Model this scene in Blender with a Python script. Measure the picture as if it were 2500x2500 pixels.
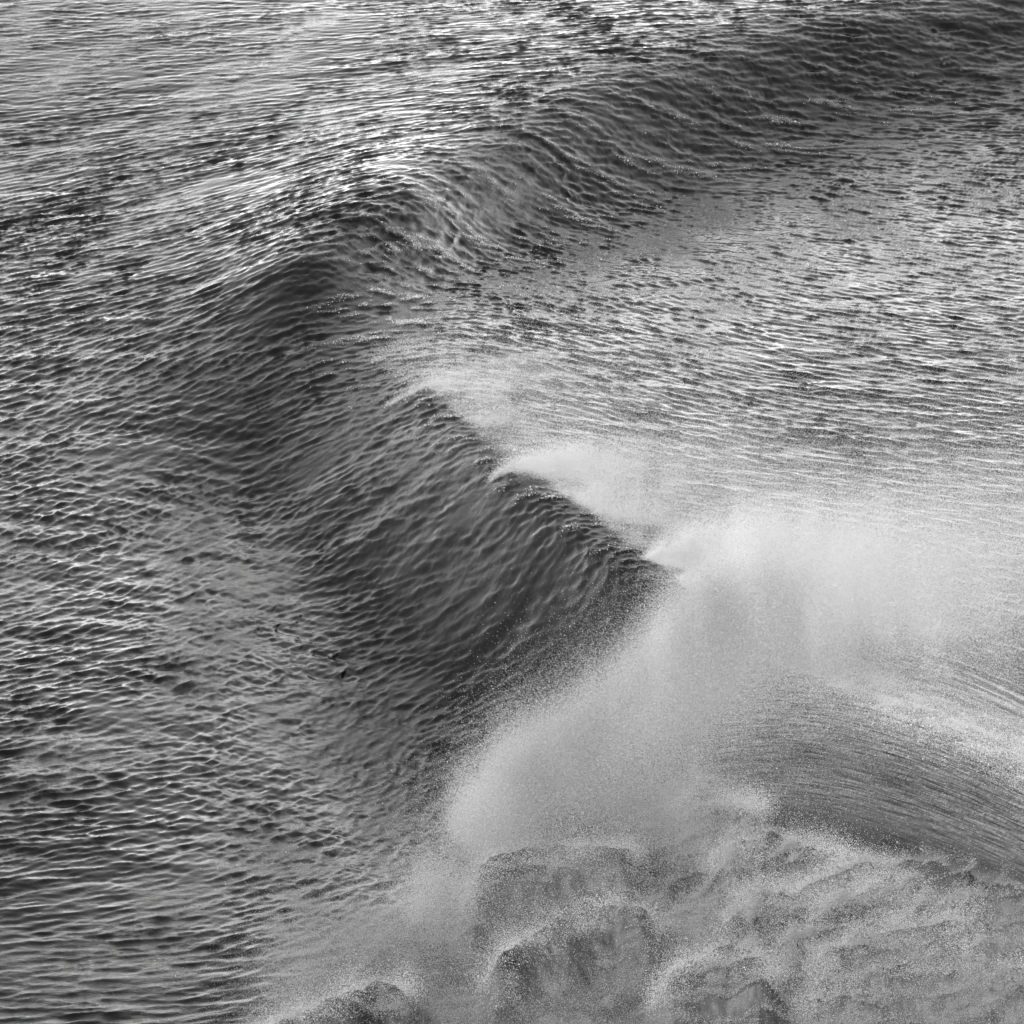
import bpy, math
import numpy as np

# ------------------------------------------------------------------ camera, sky, sun, exposure
sc = bpy.context.scene
for o in list(bpy.data.objects): bpy.data.objects.remove(o)
PITCH = math.radians(15.0); FOV = math.radians(10.0); CAM_H = 118.0
cam_d = bpy.data.cameras.new('camera'); cam = bpy.data.objects.new('camera', cam_d)
sc.collection.objects.link(cam); sc.camera = cam
cam.location = (0, 0, CAM_H); cam.rotation_euler = (math.pi/2 - PITCH, 0, 0)
cam_d.sensor_width = 36; cam_d.angle = FOV; cam_d.clip_start = 1; cam_d.clip_end = 60000

SUN_EL = math.radians(40.0); SUN_AZ = math.radians(-130.0)      # azimuth to the right of the view
world = bpy.data.worlds.new('World'); sc.world = world; world.use_nodes = True
nt = world.node_tree; nt.nodes.clear()
wo = nt.nodes.new('ShaderNodeOutputWorld'); bg = nt.nodes.new('ShaderNodeBackground')
sky = nt.nodes.new('ShaderNodeTexSky'); sky.sky_type = 'NISHITA'; sky.sun_disc = False
sky.sun_elevation = SUN_EL; sky.sun_rotation = SUN_AZ
sky.air_density = 0.45; sky.dust_density = 0.1; sky.ozone_density = 1.0
bw = nt.nodes.new('ShaderNodeSeparateColor')                   # black and white photograph through a red filter
nt.links.new(sky.outputs[0], bw.inputs[0]); nt.links.new(bw.outputs[0], bg.inputs[0])
bg.inputs[1].default_value = 0.15; nt.links.new(bg.outputs[0], wo.inputs[0])
sun_d = bpy.data.lights.new('sun', 'SUN'); sun = bpy.data.objects.new('sun', sun_d); sc.collection.objects.link(sun)
sun_d.energy = 0.95; sun_d.angle = math.radians(10.0); sun_d.color = (1, 1, 1)
from mathutils import Vector
sdir = Vector((math.sin(SUN_AZ)*math.cos(SUN_EL), math.cos(SUN_AZ)*math.cos(SUN_EL), math.sin(SUN_EL)))
sun.rotation_euler = sdir.to_track_quat('Z', 'Y').to_euler()
vs = sc.view_settings; vs.view_transform = 'Standard'; vs.look = 'None'; vs.gamma = 1; vs.use_curve_mapping = False
vs.exposure = 2.72
sc.cycles.use_denoising = True; sc.cycles.max_bounces = 6; sc.cycles.diffuse_bounces = 3; sc.cycles.glossy_bounces = 2; sc.cycles.transparent_max_bounces = 8
sc.cycles.sample_clamp_direct = 2; sc.cycles.caustics_reflective = False; sc.cycles.caustics_refractive = False
rng = np.random.default_rng(7)

# ------------------------------------------------------------------ helpers
TF = math.tan(FOV/2); CP, SP = math.cos(PITCH), math.sin(PITCH)
def project(x, y, z):
    """point of the world -> pixel of the 2500 px photograph"""
    dz = z - CAM_H
    depth = y*CP - dz*SP; up = y*SP + dz*CP
    return 1250 + 1250*x/(depth*TF), 1250 - 1250*up/(depth*TF)
def ground(px, py, z=0.0):
    """pixel -> point at height z"""
    u = (np.asarray(px, float)-1250)/1250*TF; v = (1250-np.asarray(py, float))/1250*TF
    dy = CP + v*SP; dz = v*CP - SP
    t = (z-CAM_H)/dz
    return u*t, dy*t
def smooth(a, b, x):
    t = np.clip((x-a)/(b-a), 0, 1); return t*t*(3-2*t)
def polyline(px, py, pts, cols):
    """nearest point of a polyline: signed distance (positive on the right of travel) and interpolated columns"""
    best = np.full(px.shape, 1e18); sd = np.zeros(px.shape); out = [np.zeros(px.shape) for _ in range(cols)]
    for a, b in zip(pts[:-1], pts[1:]):
        ax, ay = a[:2]; ex, ey = b[0]-ax, b[1]-ay
        t = np.clip(((px-ax)*ex+(py-ay)*ey)/(ex*ex+ey*ey), 0, 1)
        qx, qy = px-ax-t*ex, py-ay-t*ey
        d2 = qx*qx+qy*qy; m = d2 < best
        best = np.where(m, d2, best)
        sgn = np.sign(ex*qy-ey*qx)
        sd = np.where(m, np.sqrt(d2)*sgn, sd)
        for k in range(cols): out[k] = np.where(m, a[2+k]*(1-t)+b[2+k]*t, out[k])
    return sd, out
def stroke(px, py, pts):
    """pts: (x, y, width on the left of travel, width on the right, amplitude)"""
    sd, (wl, wr, am) = polyline(px, py, pts, 3)
    w = np.where(sd > 0, wr, wl)
    return am*np.exp(-(sd/w)**2)
def bilin(F, u, v):
    """periodic bilinear lookup, u, v in cells"""
    n = F.shape[0]; i = np.floor(u).astype(np.int64); j = np.floor(v).astype(np.int64)
    fu = (u-i).astype(np.float32); fv = (v-j).astype(np.float32)
    i0 = i % n; i1 = (i+1) % n; j0 = j % n; j1 = (j+1) % n
    return (F[i0, j0]*(1-fu)+F[i1, j0]*fu)*(1-fv)+(F[i0, j1]*(1-fu)+F[i1, j1]*fu)*fv
NOISE = {}
def fnoise(beta, seed, n=512, lo=2):
    """periodic fractal noise tile with unit variance"""
    key = (beta, seed, n, lo)
    if key not in NOISE:
        r = np.random.default_rng(seed)
        k = np.fft.fftfreq(n)*n; K = np.hypot(k[:, None], k[None, :]); K[0, 0] = 1
        a = np.fft.fft2(r.standard_normal((n, n)))*K**(-beta)*(K >= lo)
        f = np.fft.ifft2(a).real; NOISE[key] = (f/f.std()).astype(np.float32)
    return NOISE[key]
def nz(u, v, cell, beta=1.7, seed=1, lo=8):
    """noise with features of about `cell` units and smaller"""
    n = 512; s = n/(cell*lo)
    return bilin(fnoise(beta, seed, n, lo), u*s, v*s)

# ------------------------------------------------------------------ the shape of the swell
# each stroke: slope towards the camera (dark, steep water) or away from it (bright water)
FACE = [(2700, 0, 170, 90, .16), (2500, 50, 170, 90, .17), (2200, 110, 170, 100, .19), (1900, 180, 180, 110, .21), (1600, 290, 190, 120, .23),
        (1350, 420, 190, 110, .24), (1100, 550, 170, 100, .24), (920, 660, 150, 110, .26), (800, 820, 170, 130, .28)]
FACE2 = [(780, 760, 140, 110, .27), (830, 950, 200, 130, .30), (980, 1130, 270, 140, .34), (1180, 1290, 330, 110, .38), (1400, 1420, 380, 70, .42), (1620, 1530, 380, 50, .44), (1800, 1600, 300, 60, .3)]
def slope_map(px, py):
    s = .035*stroke(px, py, [(-200, 100, 300, 300, 1), (500, 200, 300, 300, 1), (1000, 200, 200, 200, .8)])+np.maximum(stroke(px, py, FACE), stroke(px, py, [(a, b, r, l, m) for a, b, l, r, m in FACE2]))
    s = s - stroke(px, py, [(1000, 740, 60, 60, .10), (1150, 680, 90, 90, .16), (1500, 620, 110, 110, .10), (1900, 560, 120, 120, .05)]) - stroke(px, py, [(1500, 850, 160, 160, .03), (1900, 700, 250, 250, .045), (2500, 600, 250, 250, .045)])
    s = s - stroke(px, py, [(100, 1700, 120, 160, .05), (350, 1380, 90, 160, .10), (560, 1290, 60, 140, .06)])
    s = s - stroke(px, py, [(700, 2150, 160, 160, .05), (1200, 1980, 160, 160, .05)])
    # the streaked wave on the right
    s = s + stroke(px, py, [(1650, 1880, 60, 70, .10), (1900, 1850, 80, 80, .30), (2150, 1880, 80, 90, .28), (2500, 1990, 90, 100, .22), (2700, 2080, 90, 100, .2)])
    s = s - stroke(px, py, [(1800, 1600, 60, 80, .12), (2150, 1640, 70, 80, .2), (2500, 1780, 70, 80, .2), (2700, 1870, 70, 80, .2)])
    s = s + stroke(px, py, [(1850, 2130, 60, 60, .05), (2150, 2140, 80, 80, .2), (2500, 2200, 60, 60, .05)])
    return s

y_lo, y_hi, x_hi = 240.0, 860.0, 120.0
nx, ny = 320, 560
Xc, Yc = np.meshgrid(np.linspace(-x_hi, x_hi, nx), np.linspace(y_lo, y_hi, ny))
win = smooth(270, 320, Yc)*(1-smooth(740, 830, Yc))*(1-smooth(80, 110, np.abs(Xc)))
kx = np.fft.fftfreq(2*nx, 2*x_hi/(nx-1))*2*math.pi; ky = np.fft.fftfreq(2*ny, (y_hi-y_lo)/(ny-1))*2*math.pi
KX, KY = np.meshgrid(kx, ky)
ALPHA, GAMMA = .7, .00025
G = -1j*KY/(KY**2+ALPHA*KX**2+GAMMA)
def blur(F, n):
    for _ in range(n):
        P = np.pad(F, 1, mode='edge')
        F = (P[:-2, 1:-1]+P[2:, 1:-1]+P[1:-1, :-2]+P[1:-1, 2:]+4*F)/8
    return F
def solve(S):
    """height whose slope along y follows S while the sideways slopes stay gentle"""
    P = np.zeros((2*ny, 2*nx)); P[:ny, :nx] = S
    return np.fft.ifft2(G*np.fft.fft2(P)).real[:ny, :nx]
H_c = np.zeros_like(Xc); drive = np.zeros_like(Xc)
for it in range(34):
    px, py = project(Xc, Yc, H_c)
    S = (slope_map(px, py)+.33*stroke(px, py, [(930, 640, 110, 120, .8), (830, 800, 110, 190, 1), (880, 980, 110, 240, 1), (1030, 1150, 110, 260, 1), (1250, 1300, 90, 260, .8), (1400, 1380, 60, 200, .4)]))*win; S = S*np.where(S > 0, 1.5, .9)
    got = np.gradient(H_c, axis=0)/(Yc[1, 0]-Yc[0, 0])
    drive = S if it < 6 else drive*.6 + .4*np.clip(drive + .8*(S-got), -.6, 3.0)*win
    H_c = H_c*.5 + solve(drive)*.5
print('swell height', H_c.min(), H_c.max())
DX_c = np.gradient(H_c, axis=1)/(Xc[0, 1]-Xc[0, 0]); DY_c = np.gradient(H_c, axis=0)/(Yc[1, 0]-Yc[0, 0])
DX_c, DY_c = blur(DX_c, 6), blur(DY_c, 6)
print('swell height', H_c.min(), H_c.max())
def swell(x, y, F=None):
    F = H_c if F is None else F
    a = np.clip((x+x_hi)/(2*x_hi), 0, 1)*(nx-1.001); b = np.clip((y-y_lo)/(y_hi-y_lo), 0, 1)*(ny-1.001)
    i = b.astype(int); j = a.astype(int); fb = b-i; fa = a-j
    return ((F[i, j]*(1-fb)+F[i+1, j]*fb)*(1-fa)+(F[i, j+1]*(1-fb)+F[i+1, j+1]*fb)*fa)

# ------------------------------------------------------------------ wind waves
OL, ON = 256.0, 2048
def ocean(angle, seed, spread, lp, slope):
    """tile of a wind sea whose crests lie along `angle` on the ground: height, dx, dy"""
    r = np.random.default_rng(seed)
    k = np.fft.fftfreq(ON, OL/ON)*2*math.pi
    kx, ky = k[:, None], k[None, :]; K = np.hypot(kx, ky); K[0, 0] = 1
    wx, wy = -math.sin(angle), math.cos(angle)
    c = (kx*wx+ky*wy)/K
    kp = 2*math.pi/lp
    P = K**-3.7*np.exp(-(kp/K)**2*1.2)*(np.abs(c)**spread)*np.exp(-(K/(2*math.pi/.42))**2)
    a = np.fft.fft2(r.standard_normal((ON, ON)))*np.sqrt(P); a[0, 0] = 0
    sl = math.sqrt(float((np.abs(a)**2*K*K).sum()))/ON**2
    a *= slope/sl
    h = np.fft.ifft2(a).real.astype(np.float32)
    dx = np.fft.ifft2(1j*kx/K*a).real.astype(np.float32)
    dy_ = np.fft.ifft2(1j*ky/K*a).real.astype(np.float32)
    return h, dx, dy_
ANG = list(range(-56, 71, 14))
OC = [ocean(math.radians(a), 11+i, 9+20*(abs(a)/63)**1.5, 1.8, .27) for i, a in enumerate(ANG)]
CHAOS = ocean(math.radians(20), 77, 1.0, 4.5, .22); LONG = ocean(math.radians(12), 78, 3.0, 11.0, .09)
# run of the wind wave crests as the photograph shows it, at control pixels (x, y, degrees, reach)
DIRS = [(0, 0, 0, 300), (600, 100, 0, 300), (1200, 100, 4, 300), (2000, 50, 3, 300), (2400, 100, 0, 300), (200, 600, 8, 260), (700, 500, 10, 260), (1200, 350, 8, 200), (1700, 300, 2, 250), (2100, 200, -3, 250),
        (1000, 600, 8, 150), (1350, 650, -9, 200), (1700, 700, -11, 260), (2200, 600, -7, 300), (2200, 1000, -5, 300), (1500, 1000, -9, 250), (1250, 900, -8, 150), (300, 1000, 18, 280), (600, 900, 18, 220), (250, 1300, 16, 260), (600, 1300, 20, 220),
        (850, 900, 5, 150), (1050, 1250, 5, 200), (1350, 1400, 8, 200), (750, 1150, 15, 180), (1100, 1550, 14, 200), (200, 1700, 8, 280), (700, 1700, 13, 250), (1050, 1750, 17, 200), (200, 2100, 4, 280), (700, 2050, 9, 250),
        (200, 2400, 2, 280), (900, 2100, 15, 200), (2200, 1500, -12, 250), (2200, 1900, -10, 250), (1800, 1800, 0, 150)]
def dir_map(px, py):
    n = np.zeros(px.shape); d = n+1e-9
    for cx, cy, a, rch in DIRS:
        w = 1/(((px-cx)**2+(py-cy)**2)/rch**2+.05)**2
        n = n+a*w; d = d+w
    return n/d
def chop_map(px, py):
    """height of the wind waves relative to the average"""
    c = np.ones(px.shape)
    c = c + stroke(px, py, [(2300, 200, 200, 200, .1), (1500, 400, 200, 200, .0), (950, 700, 200, 200, .15), (820, 850, 150, 200, -.3), (1000, 1100, 250, 250, -.45), (1400, 1350, 200, 200, -.4)])
    c = c - .40*smooth(1900, 2350, py)*(1-smooth(1000, 1500, px))
    c = c - .48*(1-smooth(150, 520, py))*(1-smooth(700, 1400, px))
    c = c - .45*smooth(950, 1350, py)*smooth(1500, 2000, px)
    c = c - .3*smooth(1500, 1700, py)*smooth(1300, 1600, px)
    c = c - .25*smooth(1300, 1900, px)*smooth(350, 600, py)*(1-smooth(950, 1100, py))
    return np.clip(c, .2, 1.6)

def chaos_map(px, py):
    """share of crossing, confused chop"""
    return .07+stroke(px, py, [(2400, 150, 200, 260, .25), (1500, 350, 200, 260, .3), (950, 650, 160, 260, .5), (1000, 1050, 180, 260, .6), (1450, 1350, 200, 160, .5)])
# rows (distance) and columns (angle) of the sea sheet: dense where the photograph looks, coarse out to the horizon
def axis(lo, hi, n, out_lo, out_hi, m):
    core = np.linspace(lo, hi, n)
    step = core[1]-core[0]
    def grow(total):
        g = 1.05
        for _ in range(200):
            s = step*(g**(m+1)-g)/(g-1)
            if s > total: break
            g += .01
        q = np.cumsum(step*g**np.arange(1, m+1)); return q*total/q[-1]
    return np.concatenate([(lo-grow(lo-out_lo))[::-1], core, hi+grow(out_hi-hi)])
rows_core = 300+np.cumsum(np.linspace(.185, .47, 1340))
def outer(start, step, total, m):
    g = 1.02
    while step*(g**(m+1)-g)/(g-1) < total: g += .005
    q = np.cumsum(step*g**np.arange(1, m+1)); return start+q/q[-1]*total
YR = np.concatenate([(300-(outer(0, .18, 275, 30)))[::-1], rows_core, outer(rows_core[-1], .47, 24000, 40)])
AC = np.concatenate([(-(outer(.094, .00017, 1.6, 26)))[::-1], np.linspace(-.094, .094, 1110), outer(.094, .00017, 1.6, 26)])
NR, NC = len(YR), len(AC)
print('grid', NR, NC, 'far row', rows_core[-1])
Y = np.broadcast_to(YR[:, None], (NR, NC)).astype(np.float64); X = AC[None, :]*Y
core = smooth(24, 60, Y)*0+1
fade = (1-smooth(rows_core[-1], rows_core[-1]+200, Y))*(1-smooth(.094, .15, np.abs(AC))[None, :])
H = swell(X, Y)*smooth(242, 290, Y)*(1-smooth(820, 855, Y))*(1-smooth(90, 118, np.abs(X)))
PX, PY = project(X, Y, H)
sx_, sy_ = swell(X, Y, DX_c), swell(X, Y, DY_c)
ang = np.degrees(np.arctan((np.tan(np.radians(dir_map(PX, PY)*1.55))-sx_*CP)/np.maximum(SP+sy_*CP, .2)))
ang = np.clip(ang, -52, 68); chop = chop_map(PX, PY)
wts = [np.clip(1-np.abs(ang-a)/14, 0, 1) for a in ANG]
wts[0] = np.where(ang < -56, 1, wts[0]); wts[-1] = np.where(ang > 70, 1, wts[-1])
nrm = np.sqrt(sum(w*w for w in wts))
h = np.zeros((NR, NC), np.float32); dx = h.copy(); dyv = h.copy()
U, V = X*(ON/OL), Y*(ON/OL)
for w, (oh, ox, oy) in zip(wts, OC):
    w = (w/nrm).astype(np.float32)
    m = w > 0
    u, v = U[m], V[m]
    h[m] += w[m]*bilin(oh, u, v); dx[m] += w[m]*bilin(ox, u, v); dyv[m] += w[m]*bilin(oy, u, v)
c = chaos_map(PX, PY).astype(np.float32)
for w, (oh, ox, oy) in ((c, CHAOS), (np.full_like(c, 1.0), LONG)):
    h += w*bilin(oh, U*1.07+311, V*1.07); dx += w*bilin(ox, U*1.07+311, V*1.07); dyv += w*bilin(oy, U*1.07+311, V*1.07)
del U, V, OC
gust = 1+(.20-.12*smooth(1200, 1700, PX))*nz(X, Y*.5, 26, 1.8, 5)+.14*nz(X, Y*.5, 9, 1.6, 6)
amp = np.clip(chop*gust, .15, 1.9)*fade
LAM = 0.7
small = h*amp
WW = [(520, 2560), (600, 2470), (760, 2400), (950, 2270), (1120, 2120), (1160, 1960), (1300, 1840), (1460, 1740), (1600, 1640), (1700, 1560), (1780, 1600), (1760, 1760), (1720, 1880), (1850, 2010), (2000, 2060), (2200, 2060), (2400, 2120), (2600, 2190)]
def whitewater(px, py):
    """signed distance in pixels, positive inside the churned water"""
    sd, _ = polyline(px, py, [p for p in WW], 0)
    return sd
# lumps of churned water: crest line in pixels, width across (m along y), height
HUMPS = [([(1130, 2190), (1200, 2110), (1290, 2090), (1400, 2080), (1560, 2060)], 26, 2.6),
         ([(1180, 2370), (1260, 2300), (1400, 2240), (1500, 2200), (1610, 2230)], 30, 3.6),
         ([(1600, 2420), (1680, 2350), (1780, 2330), (1900, 2370)], 24, 3.0),
         ([(620, 2520), (760, 2480), (900, 2400), (1010, 2400)], 22, 3.0),
         ([(1650, 1960), (1760, 1940), (1880, 1960)], 22, 1.2),
         ([(1740, 2110), (1860, 2060), (1990, 2050), (2080, 2080)], 26, 1.8),
         ([(1800, 2190), (1950, 2160), (2080, 2110), (2200, 2140)], 22, 1.8),
         ([(1760, 2260), (1900, 2220), (2060, 2180), (2260, 2180)], 22, 1.5),
         ([(1900, 2300), (2050, 2230), (2200, 2210), (2400, 2230)], 22, 1.5),
         ([(1980, 2360), (2080, 2300), (2220, 2270), (2400, 2290)], 26, 2.0),
         ([(1950, 2450), (2150, 2390), (2330, 2350), (2600, 2370)], 26, 1.6)]
def humps(x, y, px, py):
    z = np.zeros(x.shape)
    for pts, w, hh in HUMPS:
        wob = 9*nz(x*.7, y*.4, 7, 2.4, 41)+2*nz(x, y*.4, 2, 2.4, 42)
        sd, _ = polyline(px, py+wob, [(a, b+28*hh) for a, b in pts], 0)
        ends = smooth(0, 90, px-pts[0][0]+40)*smooth(0, 90, pts[-1][0]-px+40)
        front = np.where(sd > 0, np.exp(-(sd/75)**2), np.exp(-(sd/42)**2))
        z = np.maximum(z, hh*.8*front*ends)
    return z
near = (PX > 300) & (PX < 2900) & (PY > 1400) & (PY < 3100)
sdw = np.full(PX.shape, -1e3); sdw[near] = whitewater(PX[near], PY[near])
fmask = smooth(-20, 90, sdw+12*nz(X, Y*.3, 8, 2.4, 31))
ridged = lambda n: 1-np.abs(n)
wx = .7*nz(X, Y*.4, 14, 2.4, 35)
n1 = nz(X*.42+wx, Y*.8+wx*.6, 6.0, 2.8, 32); n2 = nz(X*.55+wx, Y, 3.2, 2.5, 33)
right = smooth(1500, 1800, PX)*(1-smooth(2150, 2600, PY)*.5)
relief = (.15+.42*right)*ridged(n1)+(.05+.14*right)*ridged(n2)+.02*nz(X*.6, Y, 1.5, 2.4, 34)-.25
Hh = np.zeros(PX.shape); Hh[near] = humps(X[near], Y[near], PX[near], PY[near])
H = H+fmask*(relief*.9+Hh*(1+.08*(ridged(n2)-.5)))
amp = amp*(1-.75*fmask)
# streaks drawn out along the shoulder of the second swell
ARC = [(1500, 1960), (1640, 1880), (1800, 1840), (1980, 1840), (2200, 1890), (2500, 2010), (2800, 2150)]
ARC2 = [(1500, 1640), (1700, 1540), (1900, 1510), (2100, 1520), (2300, 1570), (2500, 1660), (2800, 1830)]
sec = np.zeros(PX.shape); stc = np.zeros(PX.shape)
n_ = (PX > 1300) & (PX < 2900) & (PY > 1250) & (PY < 2300)
xa = PX[n_]; ya = PY[n_]
c1, c2 = [np.polyval(np.polyfit([(p[0]-2000)/500 for p in A_], [p[1] for p in A_], 4), (xa-2000)/500) for A_ in (ARC, ARC2)]
q = (ya-c2)/(c1-c2)
stc[n_] = q; sec[n_] = smooth(-.25, .15, q)*(1-smooth(1.1, 1.6, q))*smooth(1480, 1700, xa)
sec = sec*(1-fmask)
streak = nz(stc*40+.0*X, X*.055+stc, 1.8, 2.4, 51); streak2 = nz(stc*40, X*.12, 1.2, 2.6, 52)
H = H+sec*.03*streak
amp = amp*(1-.35*sec)
small = h*amp
PXw = X+dx*amp*LAM; PYw = Y+dyv*amp*LAM-.8*small     # wind waves lean towards the camera
Z = H+small
print('small rms', small.std())

# ------------------------------------------------------------------ mesh building
def make_sheet(name, Xw, Yw, Zw, mask, mat, attrs, normals):
    nr, nc = Xw.shape
    idx = np.arange(nr*nc).reshape(nr, nc)
    q = np.stack([idx[:-1, :-1], idx[:-1, 1:], idx[1:, 1:], idx[1:, :-1]], -1)[mask]
    used = np.zeros(nr*nc, bool); used[q.ravel()] = True
    remap = np.cumsum(used)-1; q = remap[q]
    co = np.stack([Xw.ravel()[used], Yw.ravel()[used], Zw.ravel()[used]], -1).astype(np.float32)
    me = bpy.data.meshes.new(name)
    me.vertices.add(len(co)); me.vertices.foreach_set('co', co.ravel())
    me.loops.add(q.size); me.loops.foreach_set('vertex_index', q.ravel().astype(np.int32))
    me.polygons.add(len(q)); me.polygons.foreach_set('loop_start', (np.arange(len(q))*4).astype(np.int32))
    me.polygons.foreach_set('loop_total', np.full(len(q), 4, np.int32))
    me.update(calc_edges=True)
    me.polygons.foreach_set('use_smooth', np.ones(len(q), bool))
    for k, a in attrs.items():
        at = me.attributes.new(k, 'FLOAT', 'POINT'); at.data.foreach_set('value', a.ravel()[used].astype(np.float32))
    me.materials.append(mat)
    o = bpy.data.objects.new(name, me); sc.collection.objects.link(o)
    return o

# ------------------------------------------------------------------ materials
def grey(v): return (v, v, v, 1)
def water_material(name, foam_colour=.24, rough=.05):
    """dark water; the vertex value `foam` says how much aerated white water covers it"""
    m = bpy.data.materials.new(name); m.use_nodes = True
    t = m.node_tree; b = t.nodes['Principled BSDF']; L = t.links.new; N = t.nodes.new
    b.inputs['Base Color'].default_value = grey(.003); b.inputs['Roughness'].default_value = rough
    b.inputs['IOR'].default_value = 1.34
    tc = N('ShaderNodeTexCoord')
    mp = N('ShaderNodeMapping'); mp.inputs['Scale'].default_value = (1.6, 2.6, 1.0)
    n1 = N('ShaderNodeTexNoise'); n1.inputs['Scale'].default_value = 2.2; n1.inputs['Detail'].default_value = 6
    n1.inputs['Roughness'].default_value = .62
    bp = N('ShaderNodeBump'); bp.inputs['Distance'].default_value = .12
    ar = N('ShaderNodeAttribute'); ar.attribute_name = 'ruffle'; L(ar.outputs['Fac'], bp.inputs['Strength'])
    L(tc.outputs['Object'], mp.inputs[0]); L(mp.outputs[0], n1.inputs['Vector'])
    L(n1.outputs[0], bp.inputs['Height']); L(bp.outputs[0], b.inputs['Normal'])
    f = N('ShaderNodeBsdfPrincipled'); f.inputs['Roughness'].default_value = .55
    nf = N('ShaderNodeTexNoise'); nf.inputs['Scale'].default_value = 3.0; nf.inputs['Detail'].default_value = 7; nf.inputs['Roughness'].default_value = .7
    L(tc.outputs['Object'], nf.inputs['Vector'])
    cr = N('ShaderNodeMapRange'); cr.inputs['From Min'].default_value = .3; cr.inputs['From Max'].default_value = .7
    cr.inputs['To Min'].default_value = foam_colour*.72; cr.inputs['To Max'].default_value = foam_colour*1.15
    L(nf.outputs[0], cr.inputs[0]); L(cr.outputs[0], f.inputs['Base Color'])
    b2 = N('ShaderNodeBump'); b2.inputs['Strength'].default_value = .25; b2.inputs['Distance'].default_value = .25
    L(nf.outputs[0], b2.inputs['Height']); L(b2.outputs[0], f.inputs['Normal'])
    at = N('ShaderNodeAttribute'); at.attribute_name = 'foam'
    # drawn-out streaks along the flow of the second swell
    a1 = N('ShaderNodeAttribute'); a1.attribute_name = 'across_flow'; a2 = N('ShaderNodeAttribute'); a2.attribute_name = 'streaked'
    sx = N('ShaderNodeSeparateXYZ'); L(tc.outputs['Object'], sx.inputs[0])
    k1 = N('ShaderNodeMath'); k1.operation = 'MULTIPLY'; k1.inputs[1].default_value = 42; L(a1.outputs['Fac'], k1.inputs[0])
    k2 = N('ShaderNodeMath'); k2.operation = 'MULTIPLY'; k2.inputs[1].default_value = .16; L(sx.outputs[0], k2.inputs[0])
    cx = N('ShaderNodeCombineXYZ'); L(k1.outputs[0], cx.inputs[0]); L(k2.outputs[0], cx.inputs[1])
    ns = N('ShaderNodeTexNoise'); ns.inputs['Scale'].default_value = 2.3; ns.inputs['Detail'].default_value = 5; ns.inputs['Roughness'].default_value = .68; L(cx.outputs[0], ns.inputs['Vector'])
    ms = N('ShaderNodeMath'); ms.operation = 'MULTIPLY'; L(ns.outputs[0], ms.inputs[0]); L(a2.outputs['Fac'], ms.inputs[1])
    ma = N('ShaderNodeMath'); ma.operation = 'MULTIPLY_ADD'; ma.inputs[1].default_value = 9.0; L(ms.outputs[0], ma.inputs[0]); L(n1.outputs[0], ma.inputs[2]); L(ma.outputs[0], bp.inputs['Height'])
    mr = N('ShaderNodeMapRange'); mr.inputs['From Min'].default_value = .36; mr.inputs['From Max'].default_value = .76; mr.inputs['To Max'].default_value = .6; L(ns.outputs[0], mr.inputs[0])
    ng = N('ShaderNodeTexNoise'); ng.inputs['Scale'].default_value = 5; ng.inputs['Detail'].default_value = 3; L(tc.outputs['Object'], ng.inputs['Vector'])
    mg = N('ShaderNodeMapRange'); mg.inputs['From Min'].default_value = .35; mg.inputs['From Max'].default_value = .65; mg.inputs['To Min'].default_value = .6; mg.inputs['To Max'].default_value = 1.4; L(ng.outputs[0], mg.inputs[0])
    m1 = N('ShaderNodeMath'); m1.operation = 'MULTIPLY'; L(mr.outputs[0], m1.inputs[0]); L(a2.outputs['Fac'], m1.inputs[1])
    m3 = N('ShaderNodeMath'); m3.operation = 'MULTIPLY'; L(m1.outputs[0], m3.inputs[0]); L(mg.outputs[0], m3.inputs[1])
    m2 = N('ShaderNodeMath'); m2.operation = 'MAXIMUM'; m2.use_clamp = True; L(m3.outputs[0], m2.inputs[0]); L(at.outputs['Fac'], m2.inputs[1])
    mx = N('ShaderNodeMixShader'); L(m2.outputs[0], mx.inputs[0]); L(b.outputs[0], mx.inputs[1]); L(f.outputs[0], mx.inputs[2])
    L(mx.outputs[0], t.nodes['Material Output'].inputs[0])
    return m
WATER = water_material('sea_water', .42); CHURN = water_material('churned_water_shaded_foam', .10, .5)  # churned foam colour darkened to stand in for shade on the billows
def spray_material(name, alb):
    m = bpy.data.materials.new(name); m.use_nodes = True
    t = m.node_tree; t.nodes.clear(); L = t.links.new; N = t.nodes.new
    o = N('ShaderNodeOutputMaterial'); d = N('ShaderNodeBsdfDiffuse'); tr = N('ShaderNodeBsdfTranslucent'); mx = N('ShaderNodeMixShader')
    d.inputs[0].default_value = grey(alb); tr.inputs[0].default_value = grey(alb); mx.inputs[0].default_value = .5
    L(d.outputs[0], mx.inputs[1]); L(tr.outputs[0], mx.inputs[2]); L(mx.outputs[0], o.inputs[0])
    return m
SPRAY = spray_material('fine_spray_droplets', .70); SHADED_SPRAY = spray_material('shaded_spray_droplets', .40)  # second albedo is lower: shade painted into the curtain, mist and spatter droplets

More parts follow.
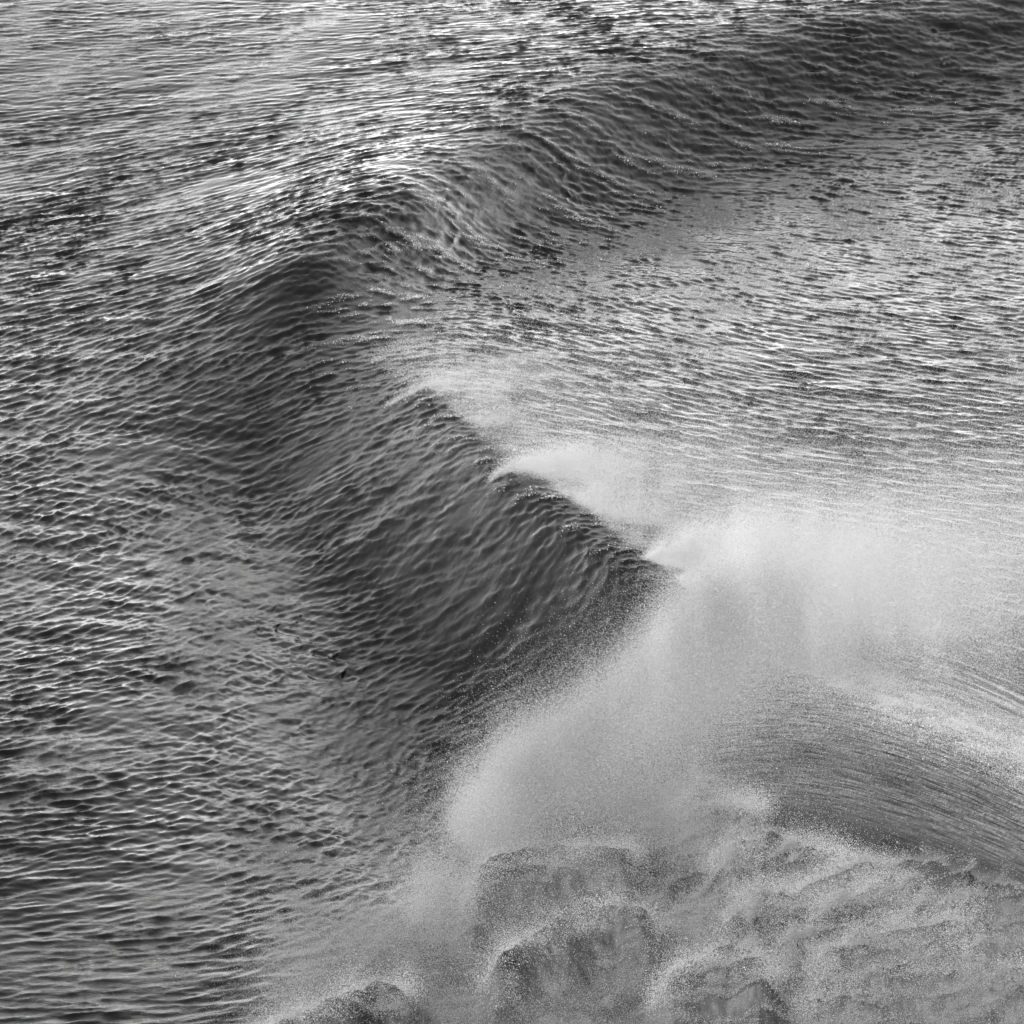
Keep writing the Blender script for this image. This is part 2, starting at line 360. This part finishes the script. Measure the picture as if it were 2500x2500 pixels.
# ------------------------------------------------------------------ catspaws: how much fine wind ripple roughens the water
RUFF = [(2700, 0, 190, 90, .7), (2450, 60, 190, 90, .8), (2200, 110, 190, 110, .8), (1900, 190, 210, 120, .85), (1600, 290, 220, 130, .95), (1350, 410, 230, 110, 1), (1100, 550, 210, 100, 1), (920, 680, 190, 110, 1), (820, 830, 200, 120, 1)]
RUFF2 = [(820, 760, 110, 200, 1), (860, 950, 110, 260, 1), (1010, 1130, 110, 290, 1), (1200, 1280, 100, 330, 1), (1400, 1400, 60, 330, 1), (1620, 1500, 50, 300, 1), (1760, 1580, 50, 200, .8)]
ruffle = np.maximum(stroke(PX, PY, RUFF), stroke(PX, PY, RUFF2))
ruffle = .16+.10*ruffle+.10*nz(X, Y*.4, 18, 2.0, 44)
ruffle = np.clip(ruffle+.1*smooth(2100, 2400, PY)+.12*(1-smooth(0, 400, PX))*0, .06, 1.1)
sec_foam = sec*(1-.55*stroke(PX, PY, [(1750, 1870, 50, 60, .6), (1950, 1850, 60, 70, 1), (2150, 1890, 60, 70, .9), (2500, 2010, 50, 60, .5)]))
# ------------------------------------------------------------------ foam cover
foam = fmask*(.62+.2*nz(X*.7, Y*.5, 8, 2.0, 61))
foam = np.maximum(foam, sec*.03)
crest = smooth(1.9, 3.4, small/(small.std()*np.clip(amp, .4, 2)))*smooth(.9, 1.3, chop)
foam = np.clip(np.maximum(foam, .5*crest), 0, .95)
churn = (fmask[:-1, :-1] > .5)
band = np.maximum(stroke(PX[:-1, :-1], PY[:-1, :-1], FACE)/.26, stroke(PX[:-1, :-1], PY[:-1, :-1], [(a, b, rr, l, m) for a, b, l, rr, m in FACE2])/.4)
wave = (band > .42) & ~churn & (np.abs(AC[None, :-1]) < .11) & (Y[:-1, :-1] > 290) & (Y[:-1, :-1] < 860)
shoulder = (sec[:-1, :-1] > .5) & ~churn & ~wave
bw_ = make_sheet('breaking_wave', PXw, PYw, Z, wave, WATER, {'foam': foam, 'across_flow': stc, 'streaked': sec_foam, 'ruffle': ruffle}, None)
bw_['label'] = 'long dark curving wave face with spray blowing off its peak'; bw_['category'] = 'wave'
sw_ = make_sheet('streaked_wave', PXw, PYw, Z, shoulder, WATER, {'foam': foam, 'across_flow': stc, 'streaked': sec_foam, 'ruffle': ruffle}, None)
sw_['label'] = 'smaller rounded wave shoulder with fine drawn-out foam streaks behind the spray curtain'; sw_['category'] = 'wave'
sea = make_sheet('sea', PXw, PYw, Z, ~churn & ~wave & ~shoulder, WATER, {'foam': foam, 'across_flow': stc, 'streaked': sec_foam, 'ruffle': ruffle}, None)
sea['kind'] = 'structure'; sea['label'] = 'dark wind-ruffled open sea around the breaking wave'
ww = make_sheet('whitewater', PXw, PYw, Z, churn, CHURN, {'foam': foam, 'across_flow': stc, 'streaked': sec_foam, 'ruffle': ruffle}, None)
ww['kind'] = 'stuff'; ww['label'] = 'churned foam lumps with shade in their grey colour below the spray curtain'; ww['category'] = 'foam'

# ------------------------------------------------------------------ spray: clouds of real droplets
def on_sea(px, py):
    z = np.zeros(np.shape(px))
    for _ in range(8):
        x, y = ground(px, py, z); z = z*.4+.6*swell(x, y)
    return x, y, z
def along(pts, n):
    """n random places on a pixel polyline whose third column is the density"""
    p = np.array(pts, float); seg = np.hypot(*np.diff(p[:, :2], axis=0).T); w = seg*(p[:-1, 2]+p[1:, 2])/2
    i = rng.choice(len(seg), n, p=w/w.sum()); t = rng.random(n)
    cs = np.concatenate([[0], np.cumsum(seg)])
    return p[i, 0]*(1-t)+p[i+1, 0]*t, p[i, 1]*(1-t)+p[i+1, 1]*t, (cs[i]+seg[i]*t)
def point_cloud(name, co, rad, mat, label, category='spray'):
    me = bpy.data.meshes.new(name); me.vertices.add(len(co)); me.vertices.foreach_set('co', co.astype(np.float32).ravel())
    at = me.attributes.new('droplet', 'FLOAT', 'POINT'); at.data.foreach_set('value', rad.astype(np.float32))
    me.materials.append(mat); me.update()
    o = bpy.data.objects.new(name, me); sc.collection.objects.link(o)
    g = bpy.data.node_groups.new(name+'_droplets', 'GeometryNodeTree')
    g.interface.new_socket('Geometry', in_out='INPUT', socket_type='NodeSocketGeometry')
    g.interface.new_socket('Geometry', in_out='OUTPUT', socket_type='NodeSocketGeometry')
    gi = g.nodes.new('NodeGroupInput'); go = g.nodes.new('NodeGroupOutput')
    mp = g.nodes.new('GeometryNodeMeshToPoints'); na_ = g.nodes.new('GeometryNodeInputNamedAttribute'); na_.data_type = 'FLOAT'
    na_.inputs['Name'].default_value = 'droplet'
    sm = g.nodes.new('GeometryNodeSetMaterial'); sm.inputs['Material'].default_value = mat
    g.links.new(gi.outputs[0], mp.inputs['Mesh']); g.links.new(na_.outputs['Attribute'], mp.inputs['Radius'])
    g.links.new(mp.outputs[0], sm.inputs[0]); g.links.new(sm.outputs[0], go.inputs[0])
    md = o.modifiers.new('droplets', 'NODES'); md.node_group = g
    o['kind'] = 'stuff'; o['label'] = label; o['category'] = category
    return o
def radii(n, r=.0092, sg=.35): return r*np.exp(sg*rng.standard_normal(n))
def wind_plume(pts, n, length, spread, lift, wisp=.5, rise=.05, ywind=.0, core=.5, seed=3):
    """droplets torn off a crest line and carried to the right, thinning out downwind over the back of the wave"""
    m = int(n*2.2)
    px, py, q = along(pts, m)
    x, y, z = on_sea(px, py)
    t = rng.gamma(1.15, length/1.6, m)
    k = nz(q/31*.9, t*.10, 1.4, 1.3, seed)+.5*nz(q/31, t*.25, .7, 1.0, seed+1)
    keep = rng.random(m) < np.clip(.5+wisp*k+.02*t, .01, 1)
    x, y, z, t, q = x[keep][:n], y[keep][:n], z[keep][:n], t[keep][:n], q[keep][:n]
    m = len(x)
    yy = y+rng.standard_normal(m)*spread*t+ywind*t+2.2*nz(x+t, q*.1, 6, 1.6, seed+2)*np.clip(t/6, 0, 1)
    xx = x+t+.2*rng.standard_normal(m)
    s0 = swell(x, y); s1 = swell(xx, yy)
    hgt = rng.gamma(1.5, lift*(.25+t*.035), m)
    base = np.maximum(s1, s0*(1-np.clip(t/(length*1.5), 0, 1))+s1*np.clip(t/(length*1.5), 0, 1)-.6)
    zz = base+hgt*.7+rise*t+.15
    return np.stack([xx, yy, zz], -1)
def curtain(pts, n, reach, up, drop, seed=5):
    """white water thrown up along the breaking edge: soft front on the left, long veil to the right"""
    m = int(n*1.8)
    px, py, q = along(pts, m)
    x, y, z = on_sea(px, py)
    t = rng.gamma(1.3, reach/1.5, m)
    k = nz(q/31, t*.35, 3.0, 1.5, seed)+.6*nz(q/31, t*.5, 1.2, 1.2, seed+1)
    k = .6*k+.7*nz(q/31, t*.4, 7, 2.0, seed+9)
    keep = rng.random(m) < np.clip(.5+.55*k, .02, 1)
    x, y, t, q = x[keep][:n], y[keep][:n], t[keep][:n], q[keep][:n]
    m = len(x)
    edge = 1.0*nz(q/31, q*0, 4.5, 1.5, seed+3)+.45*nz(q/31, q*0, 1.3, 1.2, seed+4)
    xx = x+t*.9-.3+edge+.35*rng.standard_normal(m); yy = y-t*drop+1.5*rng.standard_normal(m)*(1+t*.4)
    hh = rng.gamma(1.4, up*(.5+.5*np.exp(-t/reach)), m)*(1+.3*nz(q/31, t*.4, 2, 1.4, seed+5))
    stray = rng.random(m) < .10; xx = xx-stray*rng.gamma(1.2, 1.1, m); yy = yy-stray*rng.gamma(1.2, 2.0, m)
    zz = swell(xx, yy)+np.abs(hh)*.8
    return np.stack([xx, yy, zz], -1)

P_TIP = [(1590, 1375, .3), (1650, 1360, 1.2), (1700, 1385, .8), (1740, 1435, 1.1), (1775, 1485, 1.7), (1760, 1540, 1.3), (1715, 1600, .6)]
c = wind_plume(P_TIP, 2700000, 15, .52, 2.8, .55, ywind=.2, seed=3)
point_cloud('spray_plume', c, radii(len(c)), SPRAY, 'huge bright spray plume blown to the right off the wave peak')
c = wind_plume([(1190, 1190, .3), (1225, 1165, 1.2), (1290, 1150, 1.0), (1340, 1190, .3), (1390, 1225, .8), (1430, 1250, .3), (1540, 1290, .3)], 420000, 13, .36, 1.5, 1.3, ywind=.25, seed=13)
point_cloud('spray_plume', c, radii(len(c)), SPRAY, 'feathery spray streaming off the crest above the dark face centre')
c = wind_plume([(940, 1000, .2), (1040, 948, 1.2), (1080, 980, .3), (1120, 1030, .8), (1180, 1050, .3)], 100000, 10, .4, 1.0, 1.1, ywind=.2, seed=23)
point_cloud('spray_plume', c, radii(len(c)), SPRAY, 'faintest and farthest spray wisp at the top of the crest')
c = wind_plume([(880, 880, .3), (960, 930, .8), (1100, 1010, .5), (1210, 1110, 1), (1330, 1200, .7), (1450, 1270, 1), (1560, 1370, 1)], 380000, 15, .38, 1.6, 1.2, ywind=.3, seed=53)
point_cloud('spindrift', c, radii(len(c)), SPRAY, 'thin haze of spindrift drifting over the smooth back of the wave', 'mist')
c = wind_plume([(1560, 1372, 1), (1600, 1360, 1), (1640, 1420, .4), (1700, 1455, 1)], 150000, 6, .2, .8, .8, seed=33)
point_cloud('spray_plume', c, radii(len(c)), SPRAY, 'small ragged spray tongue just below the wave peak')
CUR = [(1790, 1490, 2.0), (1705, 1600, 2.2), (1590, 1690, 1.6), (1465, 1770, 1.2), (1320, 1865, 1.2), (1200, 1970, 1.1), (1140, 2080, .6), (1080, 2180, .35), (960, 2280, .28), (840, 2360, .24), (700, 2430, .22), (560, 2520, .16)]
c = curtain(CUR, 1300000, 4.6, 1.7, .9)
core_edge = [(1800, 1440, 2.2), (1785, 1500, 2.6)]+[(a, b, w) for a, b, w in CUR[1:6]]+[(1190, 1960, .9), (1130, 2060, .5), (1060, 2160, .25), (950, 2270, .1)]
c2 = curtain([(a-8, b, w) for a, b, w in core_edge], 2000000, 3.4, 1.6, .7, 7)
point_cloud('spray_sheet', c2, radii(len(c2), .010), SPRAY, 'bright white sheet of spray along the falling edge below the wave peak')
point_cloud('spray_curtain', c, radii(len(c), .0105), SHADED_SPRAY, 'long grainy curtain of spray falling along the breaking edge')

# billows: a rim of droplets over every lump of churned water, and a bank of mist filling the hollow below it
def fringe(k, n):
    pts, w, hh = HUMPS[k]
    px, py, q = along([(a, b+28*hh, 1) for a, b in pts], n)
    x, y, z = on_sea(px, py)
    m = len(x); j = nz(q/31, q*0, 2.2, 1.5, 70+k)
    z = z+.8*hh*(.80+.10*j)+rng.gamma(1.1, .34*(1+.6*np.clip(j, -1, 2)), m)-1.5*rng.random(m)**1.5
    return np.stack([x+.6*rng.standard_normal(m), y+1.5*rng.standard_normal(m), z], -1)
def bank(pts, n, hgt, wid):
    px, py, q = along(pts, n)
    x, y, z = on_sea(px, py); m = len(x)
    k = rng.random(m) < np.clip(.6+.4*nz(q/31, rng.standard_normal(m)*0, 4, 1.5, 91), .1, 1)
    x, y, z, m = x[k], y[k], z[k], k.sum()
    yy = y+wid*rng.standard_normal(m); xx = x+1.2*rng.standard_normal(m)
    return np.stack([xx, yy, swell(xx, yy)+rng.gamma(1.6, hgt, m)], -1)
BANKS = [([(860, 2330, .5), (1150, 2290, 1), (1350, 2190, 1), (1500, 2150, .8), (1700, 2100, .5)], 120000, .5, 3.2),
         ([(1050, 2560, .6), (1300, 2520, 1), (1550, 2420, 1), (1700, 2280, .8), (1800, 2200, .4)], 130000, .6, 4.0),
         ([(1420, 1990, .6), (1600, 2000, 1), (1750, 2050, .6)], 160000, .8, 3.0),
         ([(620, 2420, .4), (900, 2330, 1), (1080, 2230, .8)], 90000, 1.0, 4.0),
         ([(1700, 2300, .6), (2000, 2420, 1), (2300, 2460, 1), (2600, 2500, .8)], 170000, .7, 6.0)]
c = np.concatenate([fringe(k, 36000) for k in range(len(HUMPS))])  # rims take the lighter spray colour, standing in for sunlight on the tops
point_cloud('foam_rims', c, radii(len(c), .0115), SPRAY, 'pale lit rims of droplets along the tops of the foam billows', 'foam')
c = np.concatenate([bank(*b) for b in BANKS])
point_cloud('spray_billows', c, radii(len(c), .0095), SHADED_SPRAY, 'soft banks of mist rolling over the churned foam with shade in its grey colour', 'mist')
# spatter torn off the ridges of the churned water
def on_ridges(score, n, r_, hgt, name, label, mat):
    w = np.clip(score, 0, None).ravel().astype(np.float64); cw = np.cumsum(w); idx = np.searchsorted(cw, rng.random(n)*cw[-1])
    co = np.stack([PXw.ravel()[idx]+.15*rng.standard_normal(n), PYw.ravel()[idx]+.2*rng.standard_normal(n), Z.ravel()[idx]+rng.gamma(1.0, hgt, n)], -1)
    return point_cloud(name, co, radii(n, r_, .5), mat, label)
edge = smooth(.72, 1.0, ridged(n1))+.6*smooth(.75, 1.0, ridged(n2))
clump = smooth(-.6, 1.8, nz(X*.8, Y*.8, 5, 1.5, 95))
near_view = lambda px, py: (px > -50) & (px < 2600) & (py > -50) & (py < 2600)
on_ridges(fmask*edge*(.15+clump)*(.25+.75*right)*(PX > 500)*(PX < 2700)*(PY < 2750), 520000, .0115, .24, 'foam_spatter', 'bright droplets flicked up along the torn foam ridges', SHADED_SPRAY)
glow = stroke(PX, PY, [(2300, 260, 60, 60, .15), (1700, 330, 90, 90, .3), (1300, 560, 140, 120, .7), (1080, 660, 120, 120, 1.3), (950, 800, 100, 120, 1.2), (1100, 1000, 60, 60, .8), (1450, 1290, 60, 60, .9)])  # where pale flecks are placed to imitate sun glints on the wavelets
tip = smooth(1.3, 2.6, small/(small.std()*np.clip(amp, .4, 2)))
on_ridges(glow*tip*near_view(PX, PY), 14000, .016, .04, 'crest_glint_flecks', 'tiny pale flecks standing in for sun glints on the wavelet tips near the crest', SPRAY)
shine = stroke(PX, PY, [(1750, 1590, 60, 60, .2), (1950, 1620, 70, 80, .8), (2150, 1690, 70, 80, 1.0), (2350, 1780, 60, 60, 1.1), (2600, 1900, 60, 60, 1.0)])  # where pale drops paint the glitter onto the shoulder
on_ridges(sec*shine*(.5+clump), 150000, .010, .05, 'painted_glitter_drops', 'pale drops standing in for glitter on the streaked wave shoulder', SPRAY)
